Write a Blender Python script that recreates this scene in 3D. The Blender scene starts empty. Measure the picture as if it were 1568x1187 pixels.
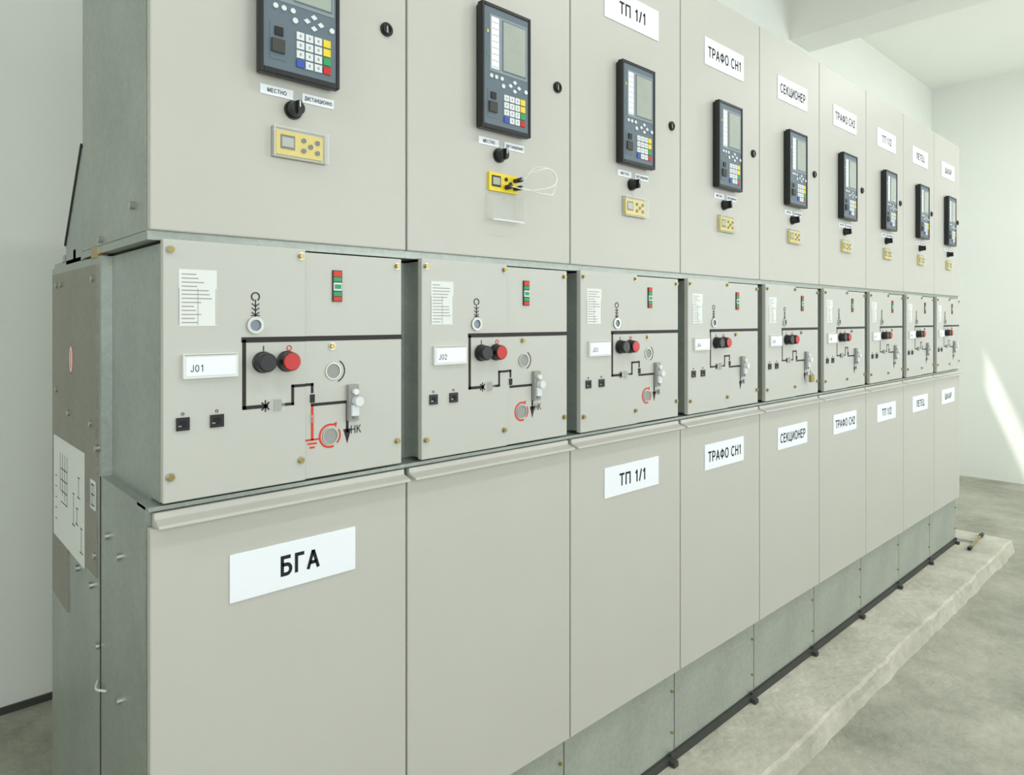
import bpy, math, random
from mathutils import Vector
random.seed(4)
D=1.4; H=1.694; W=.5956; X0=.3573; ZC=4.27; XR=8.65; YB=.99; YBL=2.24; YF=-3.4; XL=-3.2
S=bpy.context.scene
S.view_settings.view_transform='Standard'
COL=bpy.context.collection

# ---------------- materials ----------------
def srgb(r,g,b):
    f=lambda c:(c/255/12.92) if c/255<=.04045 else ((c/255+.055)/1.055)**2.4
    return (f(r),f(g),f(b),1)
def mat(name,c,rough=.5,metal=0,emit=0,noise=0,nscale=8,bump=0,bscale=60,trans=0,alpha=1):
    m=bpy.data.materials.new(name); m.use_nodes=True; nt=m.node_tree; b=nt.nodes['Principled BSDF']
    b.inputs['Base Color'].default_value=c; b.inputs['Roughness'].default_value=rough; b.inputs['Metallic'].default_value=metal
    tc=nt.nodes.new('ShaderNodeTexCoord')
    if noise:
        n=nt.nodes.new('ShaderNodeTexNoise'); n.inputs['Scale'].default_value=nscale; n.inputs['Detail'].default_value=6
        nt.links.new(tc.outputs['Object'],n.inputs['Vector'])
        r=nt.nodes.new('ShaderNodeValToRGB'); r.color_ramp.elements[0].position=.3; r.color_ramp.elements[1].position=.7
        r.color_ramp.elements[0].color=tuple(x*(1-noise) for x in c[:3])+(1,)
        r.color_ramp.elements[1].color=tuple(min(1,x*(1+noise)) for x in c[:3])+(1,)
        nt.links.new(n.outputs['Fac'],r.inputs['Fac']); nt.links.new(r.outputs['Color'],b.inputs['Base Color'])
    if bump:
        n2=nt.nodes.new('ShaderNodeTexNoise'); n2.inputs['Scale'].default_value=bscale; n2.inputs['Detail'].default_value=3
        nt.links.new(tc.outputs['Object'],n2.inputs['Vector'])
        bp=nt.nodes.new('ShaderNodeBump'); bp.inputs['Strength'].default_value=bump; bp.inputs['Distance'].default_value=.002
        nt.links.new(n2.outputs['Fac'],bp.inputs['Height']); nt.links.new(bp.outputs['Normal'],b.inputs['Normal'])
    if emit:
        b.inputs['Emission Color'].default_value=c; b.inputs['Emission Strength'].default_value=emit
    if trans: b.inputs['Transmission Weight'].default_value=trans
    if alpha<1: b.inputs['Alpha'].default_value=alpha
    return m
M={}
M['paint']=mat('cabinet_paint',srgb(187,187,179),.42,noise=.015,nscale=3,bump=.12,bscale=260)
M['paint2']=mat('panel_paint',srgb(189,190,183),.45,noise=.01,nscale=3,bump=.08,bscale=260)
def steel(name,c,metal,rough):
    m=mat(name,c,rough,metal); nt=m.node_tree; b=nt.nodes['Principled BSDF']
    tc=nt.nodes.new('ShaderNodeTexCoord')
    v=nt.nodes.new('ShaderNodeTexVoronoi'); v.inputs['Scale'].default_value=90
    n=nt.nodes.new('ShaderNodeTexNoise'); n.inputs['Scale'].default_value=4; n.inputs['Detail'].default_value=8
    nt.links.new(tc.outputs['Object'],v.inputs['Vector']); nt.links.new(tc.outputs['Object'],n.inputs['Vector'])
    mx=nt.nodes.new('ShaderNodeMix'); mx.data_type='FLOAT'; mx.inputs[0].default_value=.75
    nt.links.new(v.outputs['Color'],mx.inputs[2]); nt.links.new(n.outputs['Fac'],mx.inputs[3])
    r=nt.nodes.new('ShaderNodeValToRGB'); r.color_ramp.elements[0].position=.25; r.color_ramp.elements[1].position=.75
    r.color_ramp.elements[0].color=tuple(x*.84 for x in c[:3])+(1,); r.color_ramp.elements[1].color=tuple(x*1.14 for x in c[:3])+(1,)
    nt.links.new(mx.outputs[0],r.inputs['Fac']); nt.links.new(r.outputs['Color'],b.inputs['Base Color'])
    return m
M['steel']=steel('galvanised_steel',srgb(162,170,163),.55,.42)
M['steel3']=steel('galvanised_kick_plate',srgb(174,181,173),.45,.45)
M['steel2']=steel('zinc_plate_dark',srgb(142,141,131),.45,.5)
M['dark']=mat('dark_gap',srgb(40,42,38),.8)
M['skirt']=mat('dark_grey_frame',srgb(62,64,60),.7)
M['black']=mat('black_plastic',srgb(22,26,27),.35)
M['line']=mat('black_print',srgb(30,24,22),.6)
M['face']=mat('relay_face_blue_grey',srgb(92,108,118),.5)
M['bez']=mat('relay_bezel',srgb(130,142,148),.5)
M['lcd']=mat('lcd_screen',srgb(162,170,160),.25,noise=.04,nscale=20)
M['white']=mat('white_label',srgb(234,240,245),.5)
M['offw']=mat('paper_sticker',srgb(222,226,222),.6)
M['txt']=mat('text_print',srgb(18,20,22),.8)
M['grey']=mat('grey_print',srgb(150,152,148),.7)
M['key']=mat('white_key',srgb(214,220,222),.5)
M['yel']=mat('yellow_plastic',srgb(228,204,50),.45)
M['green']=mat('green_key',srgb(40,150,90),.5)
M['red']=mat('red_plastic',srgb(186,36,30),.35)
M['redp']=mat('red_print',srgb(205,60,35),.6)
M['blue']=mat('blue_key',srgb(50,80,170),.5)
M['clear']=mat('clear_cover',srgb(225,228,222),.15,alpha=.13)
M['brass']=mat('brass_bolt',srgb(168,150,90),.35,.8)
M['chrome']=mat('hole_metal',srgb(176,178,172),.3,.8)
M['hole']=mat('hole_shade',srgb(120,132,142),.4,.4)
M['wall']=mat('wall_paint',srgb(232,236,230),.85,noise=.012,nscale=2,bump=.3,bscale=25)
M['ceil']=mat('ceiling_paint',srgb(240,241,234),.9,noise=.01,nscale=2)
M['wire']=mat('white_wire',srgb(235,235,225),.5)
M['frame']=mat('window_frame_white',srgb(235,235,230),.4)
M['tube']=mat('fluorescent_tube',(1,1,.95,1),.5,emit=2)  # glowing tubes of the added ceiling lamps
def concrete(name,c1,c2,sc):
    m=bpy.data.materials.new(name); m.use_nodes=True; nt=m.node_tree; b=nt.nodes['Principled BSDF']; b.inputs['Roughness'].default_value=.8
    tc=nt.nodes.new('ShaderNodeTexCoord')
    n=nt.nodes.new('ShaderNodeTexNoise'); n.inputs['Scale'].default_value=sc; n.inputs['Detail'].default_value=12; n.inputs['Roughness'].default_value=.75
    nt.links.new(tc.outputs['Object'],n.inputs['Vector'])
    r=nt.nodes.new('ShaderNodeValToRGB'); r.color_ramp.elements[0].position=.36; r.color_ramp.elements[1].position=.66
    r.color_ramp.elements[0].color=c1; r.color_ramp.elements[1].color=c2
    nt.links.new(n.outputs['Fac'],r.inputs['Fac']); nt.links.new(r.outputs['Color'],b.inputs['Base Color'])
    n2=nt.nodes.new('ShaderNodeTexNoise'); n2.inputs['Scale'].default_value=25; n2.inputs['Detail'].default_value=10
    nt.links.new(tc.outputs['Object'],n2.inputs['Vector'])
    bp=nt.nodes.new('ShaderNodeBump'); bp.inputs['Strength'].default_value=.8; bp.inputs['Distance'].default_value=.012
    nt.links.new(n2.outputs['Fac'],bp.inputs['Height']); nt.links.new(bp.outputs['Normal'],b.inputs['Normal'])
    return m
M['conc']=concrete('floor_concrete',srgb(138,140,126),srgb(182,182,168),1.6)
M['conc2']=concrete('plinth_concrete',srgb(168,167,152),srgb(206,204,190),3)

# ---------------- mesh builder ----------------
class MB:
    def __init__(s): s.v=[];s.f=[];s.m=[];s.names=[]
    def mi(s,n):
        if n not in s.names: s.names.append(n)
        return s.names.index(n)
    def add(s,vs,fs,m):
        k=len(s.v); s.v+=vs; i=s.mi(m)
        for f in fs: s.f.append(tuple(k+j for j in f)); s.m.append(i)
    def box(s,x0,x1,y0,y1,z0,z1,m):
        s.add([(x0,y0,z0),(x1,y0,z0),(x1,y1,z0),(x0,y1,z0),(x0,y0,z1),(x1,y0,z1),(x1,y1,z1),(x0,y1,z1)],
              [(0,3,2,1),(4,5,6,7),(0,1,5,4),(1,2,6,5),(2,3,7,6),(3,0,4,7)],m)
    def prismx(s,prof,x0,x1,m):
        n=len(prof); vs=[(x0,y,z) for y,z in prof]+[(x1,y,z) for y,z in prof]
        fs=[tuple(range(n)),tuple(range(2*n-1,n-1,-1))]+[(i,(i+1)%n+0,(i+1)%n+n,i+n)[::-1] for i in range(n)]
        s.add(vs,fs,m)
    def prismy(s,prof,y0,y1,m):
        n=len(prof); vs=[(x,y0,z) for x,z in prof]+[(x,y1,z) for x,z in prof]
        fs=[tuple(range(n)),tuple(range(2*n-1,n-1,-1))]+[(i,(i+1)%n,(i+1)%n+n,i+n)[::-1] for i in range(n)]
        s.add(vs,fs,m)
    def cyl(s,x,z,r,y0,y1,m,r2=None,seg=24):
        r2=r if r2 is None else r2
        a=[2*math.pi*i/seg for i in range(seg)]
        vs=[(x+r*math.cos(t),y0,z+r*math.sin(t)) for t in a]+[(x+r2*math.cos(t),y1,z+r2*math.sin(t)) for t in a]
        fs=[tuple(range(seg)),tuple(range(2*seg-1,seg-1,-1))]+[(i,i+seg,(i+1)%seg+seg,(i+1)%seg) for i in range(seg)]
        s.add(vs,fs,m)
    def ring(s,x,z,r0,r1,y0,y1,m,a0=0,a1=360,seg=28):
        vs=[];fs=[]
        for i in range(seg+1):
            t=math.radians(a0+(a1-a0)*i/seg); c,d=math.cos(t),math.sin(t)
            vs+=[(x+r0*c,y0,z+r0*d),(x+r1*c,y0,z+r1*d),(x+r1*c,y1,z+r1*d),(x+r0*c,y1,z+r0*d)]
        for i in range(seg):
            k=4*i
            for j in range(4): fs.append((k+j,k+(j+1)%4,k+4+(j+1)%4,k+4+j))
        s.add(vs,fs,m)
    def path(s,pts,w,y0,y1,m):
        for (xa,za),(xb,zb) in zip(pts[:-1],pts[1:]):
            h=w/2
            if abs(xa-xb)<1e-6 or abs(za-zb)<1e-6:
                s.box(min(xa,xb)-h,max(xa,xb)+h,y0,y1,min(za,zb)-h,max(za,zb)+h,m)
            else:
                dx,dz=xb-xa,zb-za; L=math.hypot(dx,dz); nx,nz=-dz/L*h,dx/L*h
                s.prismy([(xa-nx,za-nz),(xb-nx,zb-nz),(xb+nx,zb+nz),(xa+nx,za+nz)],y0,y1,m)
    def mesh(s,name):
        me=bpy.data.meshes.new(name); me.from_pydata(s.v,[],s.f)
        for n in s.names: me.materials.append(M[n])
        me.polygons.foreach_set('material_index',s.m); me.update()
        import bmesh
        bm=bmesh.new(); bm.from_mesh(me); bmesh.ops.recalc_face_normals(bm,faces=bm.faces); bm.to_mesh(me); bm.free()
        return me
    def obj(s,name,parent=None,loc=(0,0,0),bev=0):
        return inst(s.mesh(name),name,parent,loc,bev)
def inst(me,name,parent=None,loc=(0,0,0),bev=0):
    o=bpy.data.objects.new(name,me); COL.objects.link(o); o.location=loc
    if parent: o.parent=parent
    if bev:
        b=o.modifiers.new('bevel','BEVEL'); b.width=bev; b.segments=2; b.limit_method='ANGLE'; b.angle_limit=math.radians(50)
    return o
def empty(name,loc):
    e=bpy.data.objects.new(name,None); COL.objects.link(e); e.location=loc; e.empty_display_size=.1; return e
def tube(pts,r,m,name,parent=None):
    c=bpy.data.curves.new(name,'CURVE'); c.dimensions='3D'; c.bevel_depth=r; c.bevel_resolution=3; c.use_fill_caps=True
    sp=c.splines.new('BEZIER'); sp.bezier_points.add(len(pts)-1)
    for p,q in zip(sp.bezier_points,pts): p.co=q; p.handle_left_type=p.handle_right_type='AUTO'
    c.materials.append(M[m]); o=bpy.data.objects.new(name,c); COL.objects.link(o)
    if parent:o.parent=parent
    return o

# ---------------- lettering: grotesque stroke glyphs ----------------
def el(cx,cz,rx,rz,a0=0,a1=360,n=20):
    return [(cx+rx*math.cos(math.radians(a0+(a1-a0)*i/n)),cz+rz*math.sin(math.radians(a0+(a1-a0)*i/n))) for i in range(n+1)]
G={
'Б':(.66,[[(.56,.94),(.08,.94),(.08,.06),(.34,.06)]+el(.34,.31,.22,.25,-90,90,10)+[(.08,.56)]]),
'Г':(.56,[[(.08,0),(.08,.94),(.54,.94)]]),
'А':(.72,[[(.05,0),(.36,.97)],[(.36,.97),(.67,0)],[(.17,.33),(.55,.33)]]),
'Д':(.76,[[(.06,-.15),(.06,.06),(.70,.06),(.70,-.15)],[(.14,.06),(.22,.3),(.24,.94),(.60,.94),(.60,.06)]]),
'М':(.82,[[(.08,0),(.08,1)],[(.10,.95),(.41,.05)],[(.41,.05),(.72,.95)],[(.74,1),(.74,0)]]),
'Т':(.66,[[(.0,.94),(.66,.94)],[(.33,0),(.33,.94)]]),
'П':(.70,[[(.08,0),(.08,.94),(.62,.94),(.62,0)]]),
'Р':(.64,[[(.08,0),(.08,.94),(.34,.94)]+el(.34,.69,.23,.25,90,-90,10)+[(.08,.44)]]),
'Ф':(.84,[[(.42,-.02),(.42,1.02)],el(.42,.52,.34,.30)]),
'О':(.78,[el(.39,.5,.33,.45)]),
'С':(.72,[el(.38,.5,.32,.45,42,318)]),
'Н':(.68,[[(.08,0),(.08,1)],[(.60,0),(.60,1)],[(.08,.52),(.60,.52)]]),
'Е':(.62,[[(.58,.94),(.08,.94),(.08,.06),(.60,.06)],[(.08,.52),(.54,.52)]]),
'К':(.62,[[(.08,0),(.08,1)],[(.56,1),(.12,.46)],[(.24,.62),(.60,0)]]),
'Ц':(.72,[[(.08,1),(.08,.06),(.69,.06),(.69,-.18)],[(.58,1),(.58,.06)]]),
'И':(.68,[[(.08,1),(.08,0)],[(.08,.10),(.60,.90)],[(.60,1),(.60,0)]]),
'Л':(.68,[[(.0,.06),(.09,.08),(.15,.25),(.18,.94),(.60,.94),(.60,0)]]),
'Ш':(.86,[[(.08,1),(.08,.06),(.78,.06),(.78,1)],[(.43,1),(.43,.06)]]),
'Х':(.66,[[(.03,0),(.62,1)],[(.62,0),(.03,1)]]),
'/':(.30,[[(.02,0),(.28,1)]]),
' ':(.28,[]),
'J':(.50,[[(.42,1),(.42,.25),(.36,.10),(.25,.05),(.13,.10),(.07,.28)]]),
'0':(.56,[el(.28,.5,.22,.45)]),
'1':(.50,[[(.10,.74),(.22,.82),(.31,.98)],[(.31,1),(.31,0)]]),
'2':(.56,[[(.07,.70),(.11,.86),(.20,.94),(.33,.94),(.44,.87),(.48,.74),(.44,.60),(.07,.06),(.52,.06)]]),
'3':(.56,[[(.07,.80),(.15,.93),(.28,.95),(.42,.88),(.45,.74),(.38,.58),(.22,.53)],[(.38,.56),(.49,.42),(.48,.2),(.36,.07),(.22,.05),(.10,.12),(.06,.25)]]),
'4':(.56,[[(.40,0),(.40,.95),(.05,.30),(.54,.30)]]),
'5':(.56,[[(.48,.94),(.15,.94),(.09,.50),(.25,.61),(.40,.56),(.49,.40),(.46,.17),(.32,.05),(.16,.07),(.06,.22)]]),
'6':(.56,[el(.28,.33,.21,.28),[(.07,.35),(.10,.70),(.20,.90),(.33,.95),(.46,.84)]]),
'7':(.56,[[(.05,.94),(.50,.94),(.30,.55),(.20,0)]]),
'8':(.56,[el(.28,.73,.17,.21),el(.28,.29,.21,.24)]),
'9':(.56,[el(.28,.67,.21,.28),[(.49,.65),(.46,.30),(.36,.10),(.23,.05),(.10,.16)]]),
}
def text(body,x,y,z,h,parent,t=.12,m='txt',maxw=9,name='label_text',gap=.14):
    # x,z centre; h capital height; front face at y
    wd=sum(G[c][0]+gap for c in body)-gap
    sx=h*min(1,maxw/(wd*h)); b=MB(); cx=x-wd*sx/2
    for k,c in enumerate(body):
        for pl in G[c][1]:
            hw=t/2; P=[Vector(p) for p in pl]
            P=[p for i,p in enumerate(P) if i==0 or (p-P[i-1]).length>1e-4]
            closed=(P[0]-P[-1]).length<1e-4
            if closed: P=P[:-1]
            n=len(P); Ls=[];Rs=[]
            for i in range(n):
                a=P[(i-1)%n] if (closed or i>0) else None; d=P[(i+1)%n] if (closed or i<n-1) else None
                d1=(P[i]-a).normalized() if a is not None else None; d2=(d-P[i]).normalized() if d is not None else None
                if d1 is None: d1=d2
                if d2 is None: d2=d1
                n1=Vector((-d1.y,d1.x)); n2=Vector((-d2.y,d2.x)); mm=(n1+n2)
                mm=mm.normalized() if mm.length>1e-3 else n1
                s_=hw/max(.45,mm.dot(n1)); Ls.append(P[i]+mm*s_); Rs.append(P[i]-mm*s_)
            vs=[];fs=[]
            for p in Ls: vs.append((cx+p.x*sx,y,z-h/2+p.y*h))
            for p in Rs: vs.append((cx+p.x*sx,y,z-h/2+p.y*h))
            for i in range(n if closed else n-1):
                j=(i+1)%n; fs.append((i,i+n,j+n,j))
            b.add(vs,fs,m)
        cx+=(G[c][0]+gap)*sx
    me=bpy.data.meshes.new(name); me.from_pydata(b.v,[],b.f); me.materials.append(M[m]); me.update()
    return inst(me,name,parent)

# ---------------- template parts (local x from cabinet left, world z) ----------------
ZU0,ZU1=1.862,2.94
def upper_door(x0):
    b=MB(); b.box(x0+.002,W-.003,0,.022,ZU0+.002,ZU1,'paint')
    return b.mesh('upper_door')
ud0=upper_door(.0175); ud=upper_door(0)
b=MB(); rx0,rx1,rz0,rz1=.217,.397,2.205,2.54
b.box(rx0+.004,rx1-.004,-.012,0,rz0+.004,rz1-.004,'black')
b.box(rx0,rx1,-.026,-.010,rz0,rz1,'black')
b.box(rx0,rx0+.008,-.031,-.026,rz0,rz1,'black'); b.box(rx1-.008,rx1,-.031,-.026,rz0,rz1,'black')
b.box(rx0+.008,rx1-.008,-.031,-.026,rz1-.009,rz1,'black'); b.box(rx0+.008,rx1-.008,-.031,-.026,rz0,rz0+.012,'black')
relay_body=b.mesh('relay_housing')
b=MB()
b.box(.225,.389,-.0275,-.026,2.217,2.531,'face')
y=-.0275
b.box(.245,.384,y-.001,y,2.36,2.512,'bez')
b.box(.250,.277,y-.002,y-.001,2.368,2.506,'white')
for i in range(8): b.box(.252,.275,y-.0023,y-.002,2.372+i*.017,2.3735+i*.017,'grey')
b.box(.290,.379,y-.002,y-.001,2.368,2.506,'face'); b.box(.293,.376,y-.0025,y-.002,2.371,2.503,'lcd')
b.box(.236,.241,y-.001,y,2.40,2.41,'green'); b.box(.236,.241,y-.001,y,2.46,2.468,'yel')
for x in (.250,.268,.288): b.cyl(x,2.347,.0055,y-.003,y,'key',seg=16)
b.cyl(.378,2.33,.006,y-.003,y,'key',seg=16); b.cyl(.293,2.328,.006,y-.003,y,'key',seg=16)
for dx,dz in ((0,.012),(0,-.012),(.016,0),(-.016,0)):
    b.prismy([(.336+dx-.008,2.335+dz),(.336+dx,2.335+dz-.006),(.336+dx+.008,2.335+dz),(.336+dx,2.335+dz+.006)],y-.002,y,'key')
for r in range(4):
    for c in range(4):
        m='key'
        if c==3: m=('yel','yel','green','red')[r]
        if c==0 and r==3: m='blue'
        x=.3045+c*.0205; z=2.298-r*.0195
        b.box(x-.0085,x+.0085,y-.003,y,z-.008,z+.008,m)
        if m=='key': b.box(x-.002,x+.002,y-.0033,y-.003,z-.003,z+.003,'grey')
b.box(.238,.272,y-.001,y,2.236,2.312,'face'); b.box(.241,.269,y-.006,y-.001,2.25,2.278,'skirt'); b.box(.248,.266,y-.004,y-.001,2.286,2.304,'black')
relay_face=b.mesh('relay_face')
b=MB()
b.box(.229,.301,-.002,0,2.168,2.188,'white'); b.box(.322,.397,-.002,0,2.168,2.188,'white')
selector_labels=b.mesh('selector_labels')
b=MB(); b.cyl(.301,2.146,.020,-.006,0,'black'); b.cyl(.301,2.146,.015,-.028,-.006,'black',r2=.017); b.box(.297,.305,-.036,-.028,2.132,2.160,'black'); b.box(.3,.302,-.0365,-.036,2.146,2.159,'white')
selector=b.mesh('selector_knob')
b=MB(); b.cyl(.536,2.388,.0165,-.005,0,'black'); b.ring(.536,2.388,.009,.0125,-.008,-.005,'black'); b.box(.534,.538,-.0065,-.005,2.380,2.396,'chrome')
lock=b.mesh('door_lock')
def fuse(opened):
    b=MB()
    b.box(.261,.367,-.008,0,2.046,2.096,'yel')
    b.box(.270,.302,-.0095,-.008,2.058,2.088,'black'); b.box(.273,.299,-.010,-.0095,2.063,2.083,'lcd')
    for x,z in ((.322,2.082),(.322,2.060),(.338,2.071),(.354,2.060),(.354,2.082)): b.cyl(x,z,.0055,-.011,-.008,'black',seg=14)
    if not opened:
        b.box(.252,.256,-.0175,0,2.038,2.104,'clear'); b.box(.372,.376,-.0175,0,2.038,2.104,'clear')
        b.box(.256,.372,-.0175,0,2.038,2.041,'clear'); b.box(.256,.372,-.0175,0,2.101,2.104,'clear')
        b.box(.252,.376,-.0190,-.0176,2.038,2.104,'clear')
        b.box(.252,.2535,-.0195,-.019,2.038,2.104,'key'); b.box(.3745,.376,-.0195,-.019,2.038,2.104,'key')
    else:
        b.box(.256,.372,-.004,-.002,1.965,2.036,'clear'); b.box(.256,.372,-.03,-.004,1.965,1.967,'clear')
        b.box(.256,.372,-.0305,-.03,1.963,1.967,'key'); b.box(.256,.258,-.0305,-.004,1.965,2.036,'clear'); b.box(.370,.372,-.0305,-.004,1.965,2.036,'clear')
        for z in (2.082,2.060): b.cyl(.355,z,.007,-.035,-.011,'black',r2=.006,seg=14)
        b.cyl(.322,2.060,.007,-.03,-.011,'black',seg=14)
    return b.mesh('voltage_indicator')
fu0=fuse(False); fu1=fuse(True)
b=MB()
b.box(.040,.328,-.006,.012,1.345,1.848,'paint2')
b.box(.3285,.580,0,.012,1.345,1.842,'paint2')
bp=b.mesh('breaker_front_panel')
b=MB()
b.box(.041,.579,.0125,.10,1.35,1.84,'steel')
b.box(.580,W,.067,.072,1.345,1.861,'steel')
for z in (1.80,1.60,1.42):
    b.cyl(.59,z,.005,.062,.067,'brass',seg=10)
bside=b.mesh('breaker_module_sides')
def bolts():
    b=MB()
    for x,z,y in ((.053,1.828,-.006),(.317,1.832,-.006),(.567,1.824,0),(.053,1.394,-.006),(.317,1.390,-.006),(.567,1.401,0)):
        b.cyl(x,z,.0085,y-.002,y,'chrome',seg=16); b.cyl(x,z,.006,y-.007,y-.002,'brass',seg=6)
    b.cyl(.394,1.635,.006,-.006,0,'brass',seg=12); b.cyl(.394,1.635,.009,-.002,0,'chrome',seg=16)
    return b.mesh('panel_bolts')
bol=bolts()
def mimic(kind):
    b=MB(); a=-.0070; L=-.006; r0,r1=-.0008,0
    b.box(.188,.328,a,L,1.6475,1.6585,'line'); b.box(.328,.580,r0,r1,1.6475,1.6585,'line')
    b.path([(.1936,1.65),(.1936,1.514),(.240,1.514)],.006 if kind>3 else .0075,a,L,'line')
    b.path([(.230,1.522),(.246,1.506)],.003,a,L,'line'); b.path([(.230,1.506),(.246,1.522)],.003,a,L,'line'); b.path([(.238,1.525),(.238,1.503)],.0025,a,L,'line')
    b.box(.256,.272,-.0085,L,1.502,1.526,'grey'); b.box(.249,.279,-.010,-.0086,1.499,1.529,'clear')
    b.path([(.277,1.514),(.298,1.514),(.298,1.552),(.324,1.552)],.006,a,L,'line')
    b.path([(.332,1.552),(.346,1.552),(.346,1.536)],.006,r0,r1,'line')
    b.path([(.346,1.507),(.432,1.507),(.432,1.44)],.0065,r0,r1,'line')
    b.prismy([(.422,1.445),(.432,1.412),(.442,1.445)],r0,r1,'line')
    b.box(.341,.351,-.003,0,1.512,1.530,'line')
    b.ring(.217,1.742,.007,.0095,a,L,'line',-60,250); b.path([(.217,1.735),(.217,1.70)],.002,a,L,'line')
    for k in range(3): b.path([(.209,1.728-k*.009),(.217,1.722-k*.009)],.002,a,L,'line'); b.path([(.217,1.722-k*.009),(.225,1.728-k*.009)],.002,a,L,'line')
    b.path([(.209,1.703),(.225,1.703)],.002,a,L,'line')
    b.ring(.216,1.683,.0115,.0175,-.011,L,'chrome'); b.cyl(.216,1.683,.0115,-.0075,L,'hole')
    b.ring(.290,1.634,.004,.006,a,L,'redp'); b.box(.233,.235,a,L,1.629,1.64,'line')
    for x0,x1 in ((.063,.087),(.126,.152)):
        b.box(x0,x1,-.010,L,1.481,1.506,'black'); b.box(x0+.006,x1-.006,-.0105,-.010,1.487,1.500,'txt')
        b.box(x0+.003,x0+.009,-.0108,-.0105,1.489,1.491,'chrome')
        b.ring((x0+x1)/2,1.513,.002,.003,a,L,'line')
    b.box(.068,.139,-.0068,L,1.682,1.792,'offw')
    for k in range(13):
        b.box(.073,.073+.02+.04*random.random(),-.0071,-.0068,1.688+k*.0078,1.690+k*.0078,'grey')
    for x in (.0685,.103,.1375): b.box(x-.0005,x+.0005,-.0072,-.0068,1.684,1.755,'grey')
    b.box(.394,.418,-.003,0,1.735,1.806,'black')
    b.box(.396,.416,-.0045,-.003,1.792,1.804,'redp'); b.box(.396,.416,-.0045,-.003,1.781,1.790,'green')
    b.box(.396,.416,-.0055,-.003,1.760,1.778,'key'); b.box(.398,.414,-.006,-.0055,1.764,1.774,'green')
    b.box(.396,.416,-.0045,-.003,1.748,1.757,'green'); b.box(.396,.416,-.0045,-.003,1.737,1.746,'redp')
    if kind<3:
        b.ring(.396,1.579,.0165,.019,-.003,0,'chrome'); b.cyl(.396,1.579,.0165,-.001,0,'grey')
        b.ring(.400,1.579,.024,.0265,r0,r1,'line',-70,60)
        b.ring(.389,1.434,.0165,.019,-.003,0,'chrome'); b.cyl(.389,1.434,.0165,-.001,0,'grey')
        b.ring(.389,1.434,.023,.0275,r0,r1,'redp',70,290); b.ring(.389,1.434,.023,.0265,r0,r1,'redp',-45,30)
        b.prismy([(.396,1.46),(.404,1.452),(.406,1.464)],r0,r1,'redp')
    if kind==0:
        b.path([(.346,1.478),(.346,1.432)],.006,r0,r1,'redp'); b.box(.340,.352,-.004,0,1.468,1.486,'clear'); b.path([(.346,1.503),(.346,1.486)],.006,r0,r1,'redp')
        for k,hw in enumerate((.016,.011,.006)): b.box(.346-hw,.346+hw,r0,r1,1.428-k*.0085,1.432-k*.0085,'redp')
    return b.mesh('mimic_diagram')
mims=[mimic(0),mimic(1),mimic(2),mimic(5)]
b=MB()
for x,m in ((.232,'black'),(.284,'red')):
    b.cyl(x,1.606,.0225,-.014,-.006,'black',seg=28); b.cyl(x,1.606,.0195,-.034,-.014,'black',r2=.021,seg=28); b.cyl(x,1.606,.017,-.036,-.034,m,r2=.0195,seg=28)
buttons=b.mesh('push_buttons')
b=MB(); b.box(.074,.179,-.014,-.006,1.580,1.628,'offw'); b.box(.079,.174,-.015,-.014,1.585,1.621,'white'); b.box(.076,.177,-.0155,-.014,1.625,1.6265,'grey')
plate=b.mesh('number_plate')
b=MB(); b.box(.430,.456,-.012,0,1.463,1.546,'grey'); b.box(.434,.452,-.020,-.012,1.475,1.50,'key'); b.cyl(.444,1.53,.007,-.022,-.012,'offw',seg=18)
b.cyl(.449,1.508,.011,-.028,-.012,'key',r2=.012); b.cyl(.443,1.472,.004,-.015,-.012,'hole',seg=12)
latch=b.mesh('earthing_latch')
def lower_door(x0):
    b=MB(); b.box(x0+.002,W-.003,0,.02,.42,1.300,'paint')
    b.prismx([(.02,1.30),(0,1.30),(-.004,1.300),(-.020,1.303),(-.024,1.301),(-.025,1.306),(-.020,1.309),(.004,1.316),(.006,1.328),(.02,1.328)],x0+.010,W-.004,'paint')
    return b.mesh('lower_door')
ld0=lower_door(.0175); ld=lower_door(0)
def carcass(x0,x1):
    b=MB()
    b.box(x0,x1,.024,.561,1.863,2.938,'steel')
    b.prismx([(.562,1.842),(.562,2.12),(.575,2.12),(.76,1.90),(.76,1.842)],x0,x1,'steel')
    b.prismx([(.563,2.128),(.573,2.133),(.773,1.897),(.763,1.892)],x0-(.003 if x0 else 0),x1,'dark')
    if x0:
        b.box(x0+.022,x1,.074,.37,1.338,1.840,'steel'); b.box(x0+.022,.05,.0125,.074,1.345,1.840,'steel'); b.box(x0,x1,.37,.956,1.338,1.840,'steel')
    else:
        b.box(x0,x1,.074,.956,1.338,1.840,'steel')
    b.box(x0,x1,.010,.56,1.846,1.864,'steel')
    b.box(x0,x1,.024,.956,.425,1.338,'steel')
    b.box(x0,x1,.004,.08,1.332,1.340,'steel')
    b.box(x0,x1,.030,.956,.114,.425,'steel')
    b.box(x0,x1,.016,.9,.085,.114,'skirt')
    b.box(x0+.002,x1-.004,.026,.030,.12,.418,'steel3')
    for z in (.19,.34): b.cyl(x1-.02,z,.005,.018,.026,'brass',seg=10)
    b.box(x1-.05,x1-.025,-.008,.016,.085,.103,'skirt'); b.cyl(x1-.037,.122,.007,.008,.02,'skirt',seg=10)
    return b.mesh('carcass')
ca0=carcass(.0175,W-.0006); ca=carcass(0,W-.0006)

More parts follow.
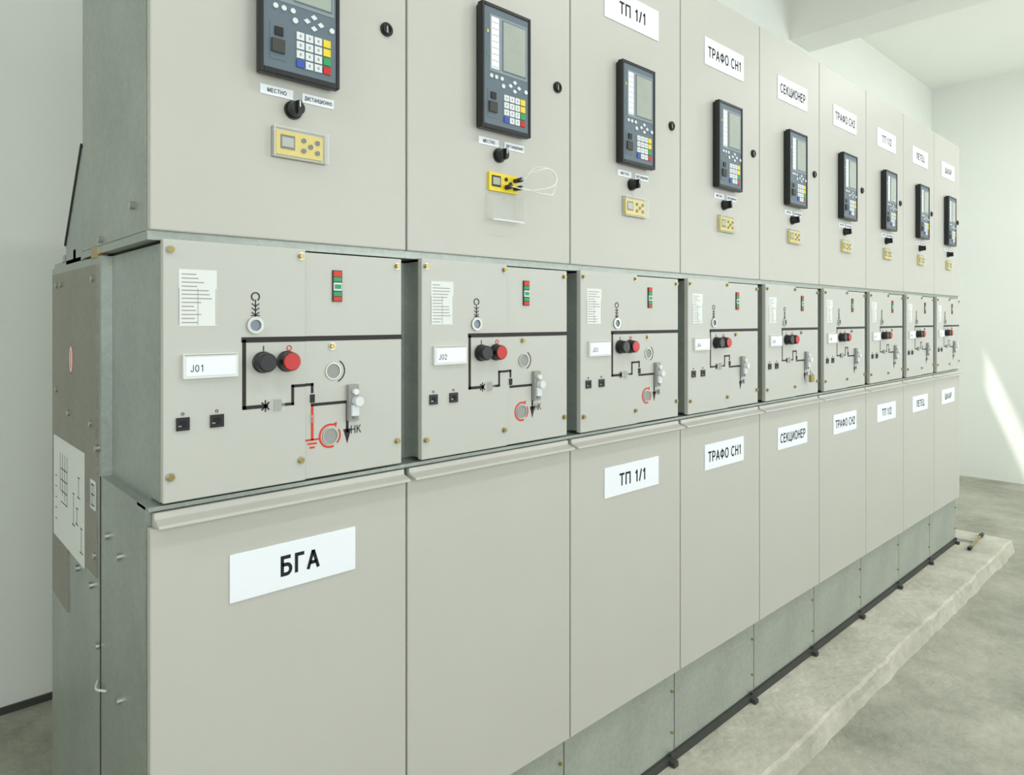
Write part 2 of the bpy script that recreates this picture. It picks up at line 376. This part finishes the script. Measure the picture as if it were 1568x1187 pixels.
SG=[None,None,'ТП 1/1','ТРАФО СН1','СЕКЦИОНЕР','ТРАФО СН2','ТП 1/2','ЛЕТЕЦ','ШАХАР']
LG=['БГА']+SG[1:]
for i in range(9):
    e=empty('switchgear_cabinet',(X0+i*W,0,0))
    inst(ca0 if i==0 else ca,'carcass',e)
    inst(ud0 if i==0 else ud,'upper_door',e,bev=.003)
    inst(ld0 if i==0 else ld,'lower_door',e,bev=.0025)
    inst(relay_body,'protection_relay_housing',e,bev=.002); inst(relay_face,'protection_relay_face',e)
    inst(selector_labels,'selector_labels',e); inst(selector,'selector_knob',e); inst(lock,'door_lock',e)
    text('МЕСТНО',.265,-.0024,2.178,.0085,e,t=.16,maxw=.045,name='selector_text'); text('ДИСТАНЦИОННО',.3605,-.0024,2.178,.0085,e,t=.16,maxw=.066,name='selector_text')
    inst(fu1 if i==1 else fu0,'voltage_indicator',e)
    inst(bp,'breaker_front_panel',e,bev=.0025); inst(bside,'breaker_module_sides',e); inst(bol,'panel_bolts',e)
    inst(mims[min(i,3)],'mimic_diagram',e); inst(buttons,'push_buttons',e,bev=.0015); inst(plate,'number_plate',e,bev=.001); inst(latch,'earthing_latch',e,bev=.001)
    text('J0%d'%(i+1),.099,-.0154,1.600,.014,e,t=.1,name='plate_text')
    text('НК',.454,-.0008,1.442,.018,e,t=.12,name='mimic_text')
    for k,(sg,z0,z1) in enumerate(((SG[i],2.668,2.773),(LG[i],1.120,1.218))):
        if sg:
            x0,x1=(.160,.456) if i else (.166,.452)
            q=MB(); q.box(x0,x1,-.003,0,z0,z1,'white'); q.obj('name_sign',e,bev=.001)
            if i==0: text(sg,(x0+x1)/2+.008,-.0034,(z0+z1)/2,.041,e,t=.19,maxw=.088,name='sign_text',gap=.16)
            else: text(sg,(x0+x1)/2,-.0034,(z0+z1)/2,.040,e,t=.165,maxw=.250 if len(sg)>6 else .15,name='sign_text')
    if i==1:
        tube([(.355,-.035,2.082),(.38,-.075,2.105),(.43,-.08,2.11),(.46,-.06,2.06),(.42,-.07,2.045),(.355,-.035,2.060)],.0014,'wire','test_wire',e)
        tube([(.322,-.03,2.060),(.37,-.07,2.05),(.44,-.09,2.09),(.40,-.06,2.12),(.36,-.04,2.083)],.0014,'wire','test_wire',e)
    if i==4:
        q=MB(); q.box(.430,.462,-.034,-.020,1.405,1.438,'brass'); q.ring(.446,1.438,.009,.013,-.029,-.025,'chrome',0,180); q.box(.433,.437,-.029,-.025,1.43,1.46,'chrome'); q.obj('padlock',e,bev=.001)
    if i==0:
        q=MB(); X=.0175
        q.box(X-.004,X,.40,.93,1.10,1.822,'steel2'); q.box(X-.004,X,.72,.93,.92,1.10,'steel2')
        q.box(X-.0015,X,.372,.376,.12,1.338,'dark')
        q.box(X-.0048,X-.004,.519,.905,1.09,1.37,'offw'); q.box(X-.0048,X-.004,.405,.455,1.253,1.320,'offw')
        def sl(y0,z0,y1,z1): q.box(X-.0052,X-.0048,min(y0,y1)-.0012,max(y0,y1)+.0012,min(z0,z1)-.0012,max(z0,z1)+.0012,'txt')
        for y,z,h in ((.58,1.30,.05),(.60,1.22,.04),(.64,1.25,.08),(.55,1.18,.06)): sl(y,z,y,z-h); sl(y-.015,z-h,y+.015,z-h); sl(y-.01,z,y+.01,z)
        for k in range(4): sl(.72+k*.03,1.33,.72+k*.03,1.20+.01*k); sl(.72,1.20+k*.03,.80,1.20+k*.03)
        for k in range(5): sl(.86,1.14+.03*k,.875,1.14+.03*k)
        sl(.43,1.26,.43,1.312); sl(.415,1.287,.445,1.287)
        for (ya,za,yb,zb) in ((.415,1.262,.415,1.31),(.445,1.262,.445,1.31),(.415,1.262,.445,1.262),(.415,1.31,.445,1.31)): sl(ya,za,yb,zb)
        q.obj('end_wall_plates',e)
        q=MB()
        for y,z in ((.10,1.92),(.36,1.875),(.05,2.4),(.05,2.8),(.30,1.22),(.20,.9),(.20,1.2),(.39,1.4),(.45,1.07),(.60,1.07),(.05,.7),(.43,1.79),(.80,1.79),(.41,1.15),(.86,1.50),(.70,1.45),(.45,1.45),(.86,1.79),(.385,.95)):
            seg=10; r=.008
            vs=[(X-.009,y+r*math.cos(6.283*k/seg),z+r*math.sin(6.283*k/seg)) for k in range(seg)]+[(X,y+r*math.cos(6.283*k/seg),z+r*math.sin(6.283*k/seg)) for k in range(seg)]
            q.add(vs,[tuple(range(seg)),tuple(range(2*seg-1,seg-1,-1))]+[(k,(k+1)%seg,(k+1)%seg+seg,k+seg) for k in range(seg)],'chrome')
        q.obj('end_wall_bolts',e)
        n=24
        for r1,r2,dx,m in ((.020,.038,.0046,'redp'),(.017,.034,.0050,'offw')):
            vs=[(X-dx,.674+r1*math.cos(6.283*k/n),1.592+r2*math.sin(6.283*k/n)) for k in range(n)]+[(X-.003,.674+r1*math.cos(6.283*k/n),1.592+r2*math.sin(6.283*k/n)) for k in range(n)]
            q=MB(); q.add(vs,[tuple(range(n)),tuple(range(2*n-1,n-1,-1))]+[(k,(k+1)%n,(k+1)%n+n,k+n) for k in range(n)],m); q.obj('warning_mark',e)
        q=MB(); q.box(X-.0056,X-.005,.672,.676,1.57,1.615,'redp'); q.obj('warning_bar',e)
        q=MB(); q.box(X,X+.1,.58,.92,1.840,1.852,'steel'); q.box(X-.002,X+.02,.40,.46,1.838,1.866,'brass'); q.box(X,X+.03,.64,.67,1.85,1.875,'brass'); q.box(X,X+.03,.78,.81,1.85,1.87,'chrome')
        q.obj('top_brackets',e)
        tube([(X-.001,.40,.862),(X-.010,.37,.865),(X-.014,.34,.871),(X-.003,.315,.874)],.0025,'offw','cable_tie',e)

# ---------------- room ----------------
def wallbox(name,*a,m='wall'):
    q=MB(); q.box(*a,m); return q.obj(name)
def slab(name,z0,z1,m):
    q=MB(); q.box(XL-.1,3.05,YF-.1,YBL+.05,z0,z1,m); q.box(3.05,XR+.1,YF-.1,YB+.05,z0,z1,m); q.obj(name)
slab('floor',-.1,0,'conc'); slab('ceiling',ZC,ZC+.1,'ceil')
# rough cast concrete plinth with crumbly front edge
vs=[];fs=[];n=180;xa,xb=-1.2,6.08
w1=w2=0
for k in range(n+1):
    w1=w1*.8+random.uniform(-.004,.004); w2=w2*.6+random.uniform(-.0035,.0035)
    x=xa+(xb-xa)*k/n
    vs+=[(x,-.262+w1,0),(x,-.252+w1,.04+w2),(x,-.247+w1*.8+w2,.076+w2*.4),(x,-.235+w1*.8+w2,.084),(x,YB-.01,.084),(x,YB-.01,0)]
for k in range(n):
    for j in range(6): fs.append((6*k+j,6*k+6+j,6*k+6+(j+1)%6,6*k+(j+1)%6))
fs+=[tuple(range(6)),tuple(range(6*n+5,6*n-1,-1))]
q=MB(); q.add(vs,fs,'conc2'); q.obj('concrete_plinth')
wallbox('wall_left',XL-.1,XL,YF,YBL,0,ZC)
wallbox('wall_right',XR,XR+.1,YF,YB+.05,0,ZC)
q=MB()
q.box(XL,3.0,YBL,YBL+.05,0,ZC,'wall'); q.box(3.0,3.05,YB,YBL+.05,0,ZC,'wall')
wx0,wx1,wz0,wz1=XR-.74,XR-.31,2.18,2.72  # unseen opening, placed and sized to cast the sun streak
q.box(3.05,wx0,YB,YB+.05,0,ZC,'wall'); q.box(wx1,XR,YB,YB+.05,0,ZC,'wall'); q.box(wx0,wx1,YB,YB+.05,0,wz0,'wall'); q.box(wx0,wx1,YB,YB+.05,wz1,ZC,'wall')
q.obj('wall_back')
wins=[(-1.6,.2,66),(2.0,4.0,56),(5.6,7.6,92)]  # guessed windows behind the camera, added to light the room
q=MB(); xs=XL
for a,c,_ in wins:
    q.box(xs,a,YF-.1,YF,0,ZC,'wall'); q.box(a,c,YF-.1,YF,0,1.0,'wall'); q.box(a,c,YF-.1,YF,3.2,ZC,'wall'); xs=c
q.box(xs,XR,YF-.1,YF,0,ZC,'wall'); q.obj('wall_front')
for k,(a,c,en) in enumerate(wins):
    q=MB()
    for x in (a,(a+c)/2-.03,c-.06): q.box(x,x+.06,YF-.08,YF-.02,1.0,3.2,'frame')
    for z in (1.0,2.5,3.14): q.box(a,c,YF-.08,YF-.02,z,z+.06,'frame')
    q.obj('window_%d'%(k+1))
    l=bpy.data.lights.new('sky_light','AREA'); l.shape='RECTANGLE'; l.size=c-a; l.size_y=2.2; l.energy=en; l.color=(.97,.99,1)  # area light added at each guessed window for even fill
    o=bpy.data.objects.new('window_daylight',l); COL.objects.link(o); o.location=((a+c)/2,YF-.12,2.1); o.rotation_euler=(math.pi/2,0,0)
q=MB(); q.box(wx0,wx1,YB+.01,YB+.04,wz0,wz0+.02,'frame'); q.box(wx0,wx1,YB+.01,YB+.04,wz1-.02,wz1,'frame'); q.obj('window_4')  # frame of the unseen opening that shapes the sun streak
q=MB(); q.box(XL,3.0,YBL-.012,YBL,0,.03,'skirt'); q.obj('baseboard_back')
q=MB(); q.box(5.15,5.5,YF,YB,3.85,ZC,'ceil'); q.obj('trim_1')
q=MB(); q.box(-.6,-.25,YF,YBL,3.85,ZC,'ceil'); q.obj('trim_2')
for x,yy,en in ((1.4,-1.7,18),(3.6,-1.7,18),(7.2,-1.4,34),(-2,-.9,30)):  # guessed lamps out of view, added to brighten the room
    e=empty('fluorescent_ceiling_lamp',(x,yy,ZC))
    q=MB(); q.box(-.62,.62,-.1,.1,-.06,0,'frame'); q.box(-.62,.62,-.1,-.09,-.09,-.06,'frame'); q.box(-.62,.62,.09,.1,-.09,-.06,'frame'); q.obj('lamp_housing',e)
    q=MB(); q.box(-.6,.6,-.06,-.03,-.085,-.06,'tube'); q.box(-.6,.6,.03,.06,-.085,-.06,'tube'); q.obj('lamp_tubes',e)
    l=bpy.data.lights.new('lamp_light','AREA'); l.shape='RECTANGLE'; l.size=1.2; l.size_y=.18; l.energy=en; l.color=(1,1,.97)
    o=bpy.data.objects.new('lamp_light',l); COL.objects.link(o); o.parent=e; o.location=(0,0,-.095)
e=empty('racking_crank_handle',(5.80,-.08,.084))
def rod(p,q_,r,m,n):
    tube([p,((p[0]+q_[0])/2,(p[1]+q_[1])/2,(p[2]+q_[2])/2),q_],r,m,n,e)
rod((-.20,-.01,.014),(.20,.01,.014),.008,'brass','cross_bar')
rod((-.22,-.011,.014),(-.17,-.009,.014),.0135,'black','grip_1'); rod((.17,.009,.014),(.23,.011,.014),.0135,'black','grip_2')
rod((0,0,.014),(-.05,.17,.014),.008,'chrome','shaft'); rod((-.05,.17,.014),(-.11,.155,.014),.008,'chrome','shaft_end')

# ---------------- sun, world, camera ----------------
l=bpy.data.lights.new('sun','SUN'); l.energy=7; l.angle=.04; l.color=(1,.99,.93)
o=bpy.data.objects.new('sun',l); COL.objects.link(o); o.rotation_euler=Vector((.6,-1,-2.45)).to_track_quat('-Z','Y').to_euler(); o.location=(6,4,8)
w=bpy.data.worlds.new('world'); S.world=w; w.use_nodes=True
w.node_tree.nodes['Background'].inputs[0].default_value=(.75,.87,1,1); w.node_tree.nodes['Background'].inputs[1].default_value=.6
cd=bpy.data.cameras.new('camera'); c=bpy.data.objects.new('camera',cd); COL.objects.link(c)
c.location=(0,-D,H); c.rotation_euler=(math.pi/2,0,-math.radians(42.99)); cd.lens=24.0; cd.sensor_width=36; cd.shift_y=-.066; cd.clip_start=.02
S.camera=c
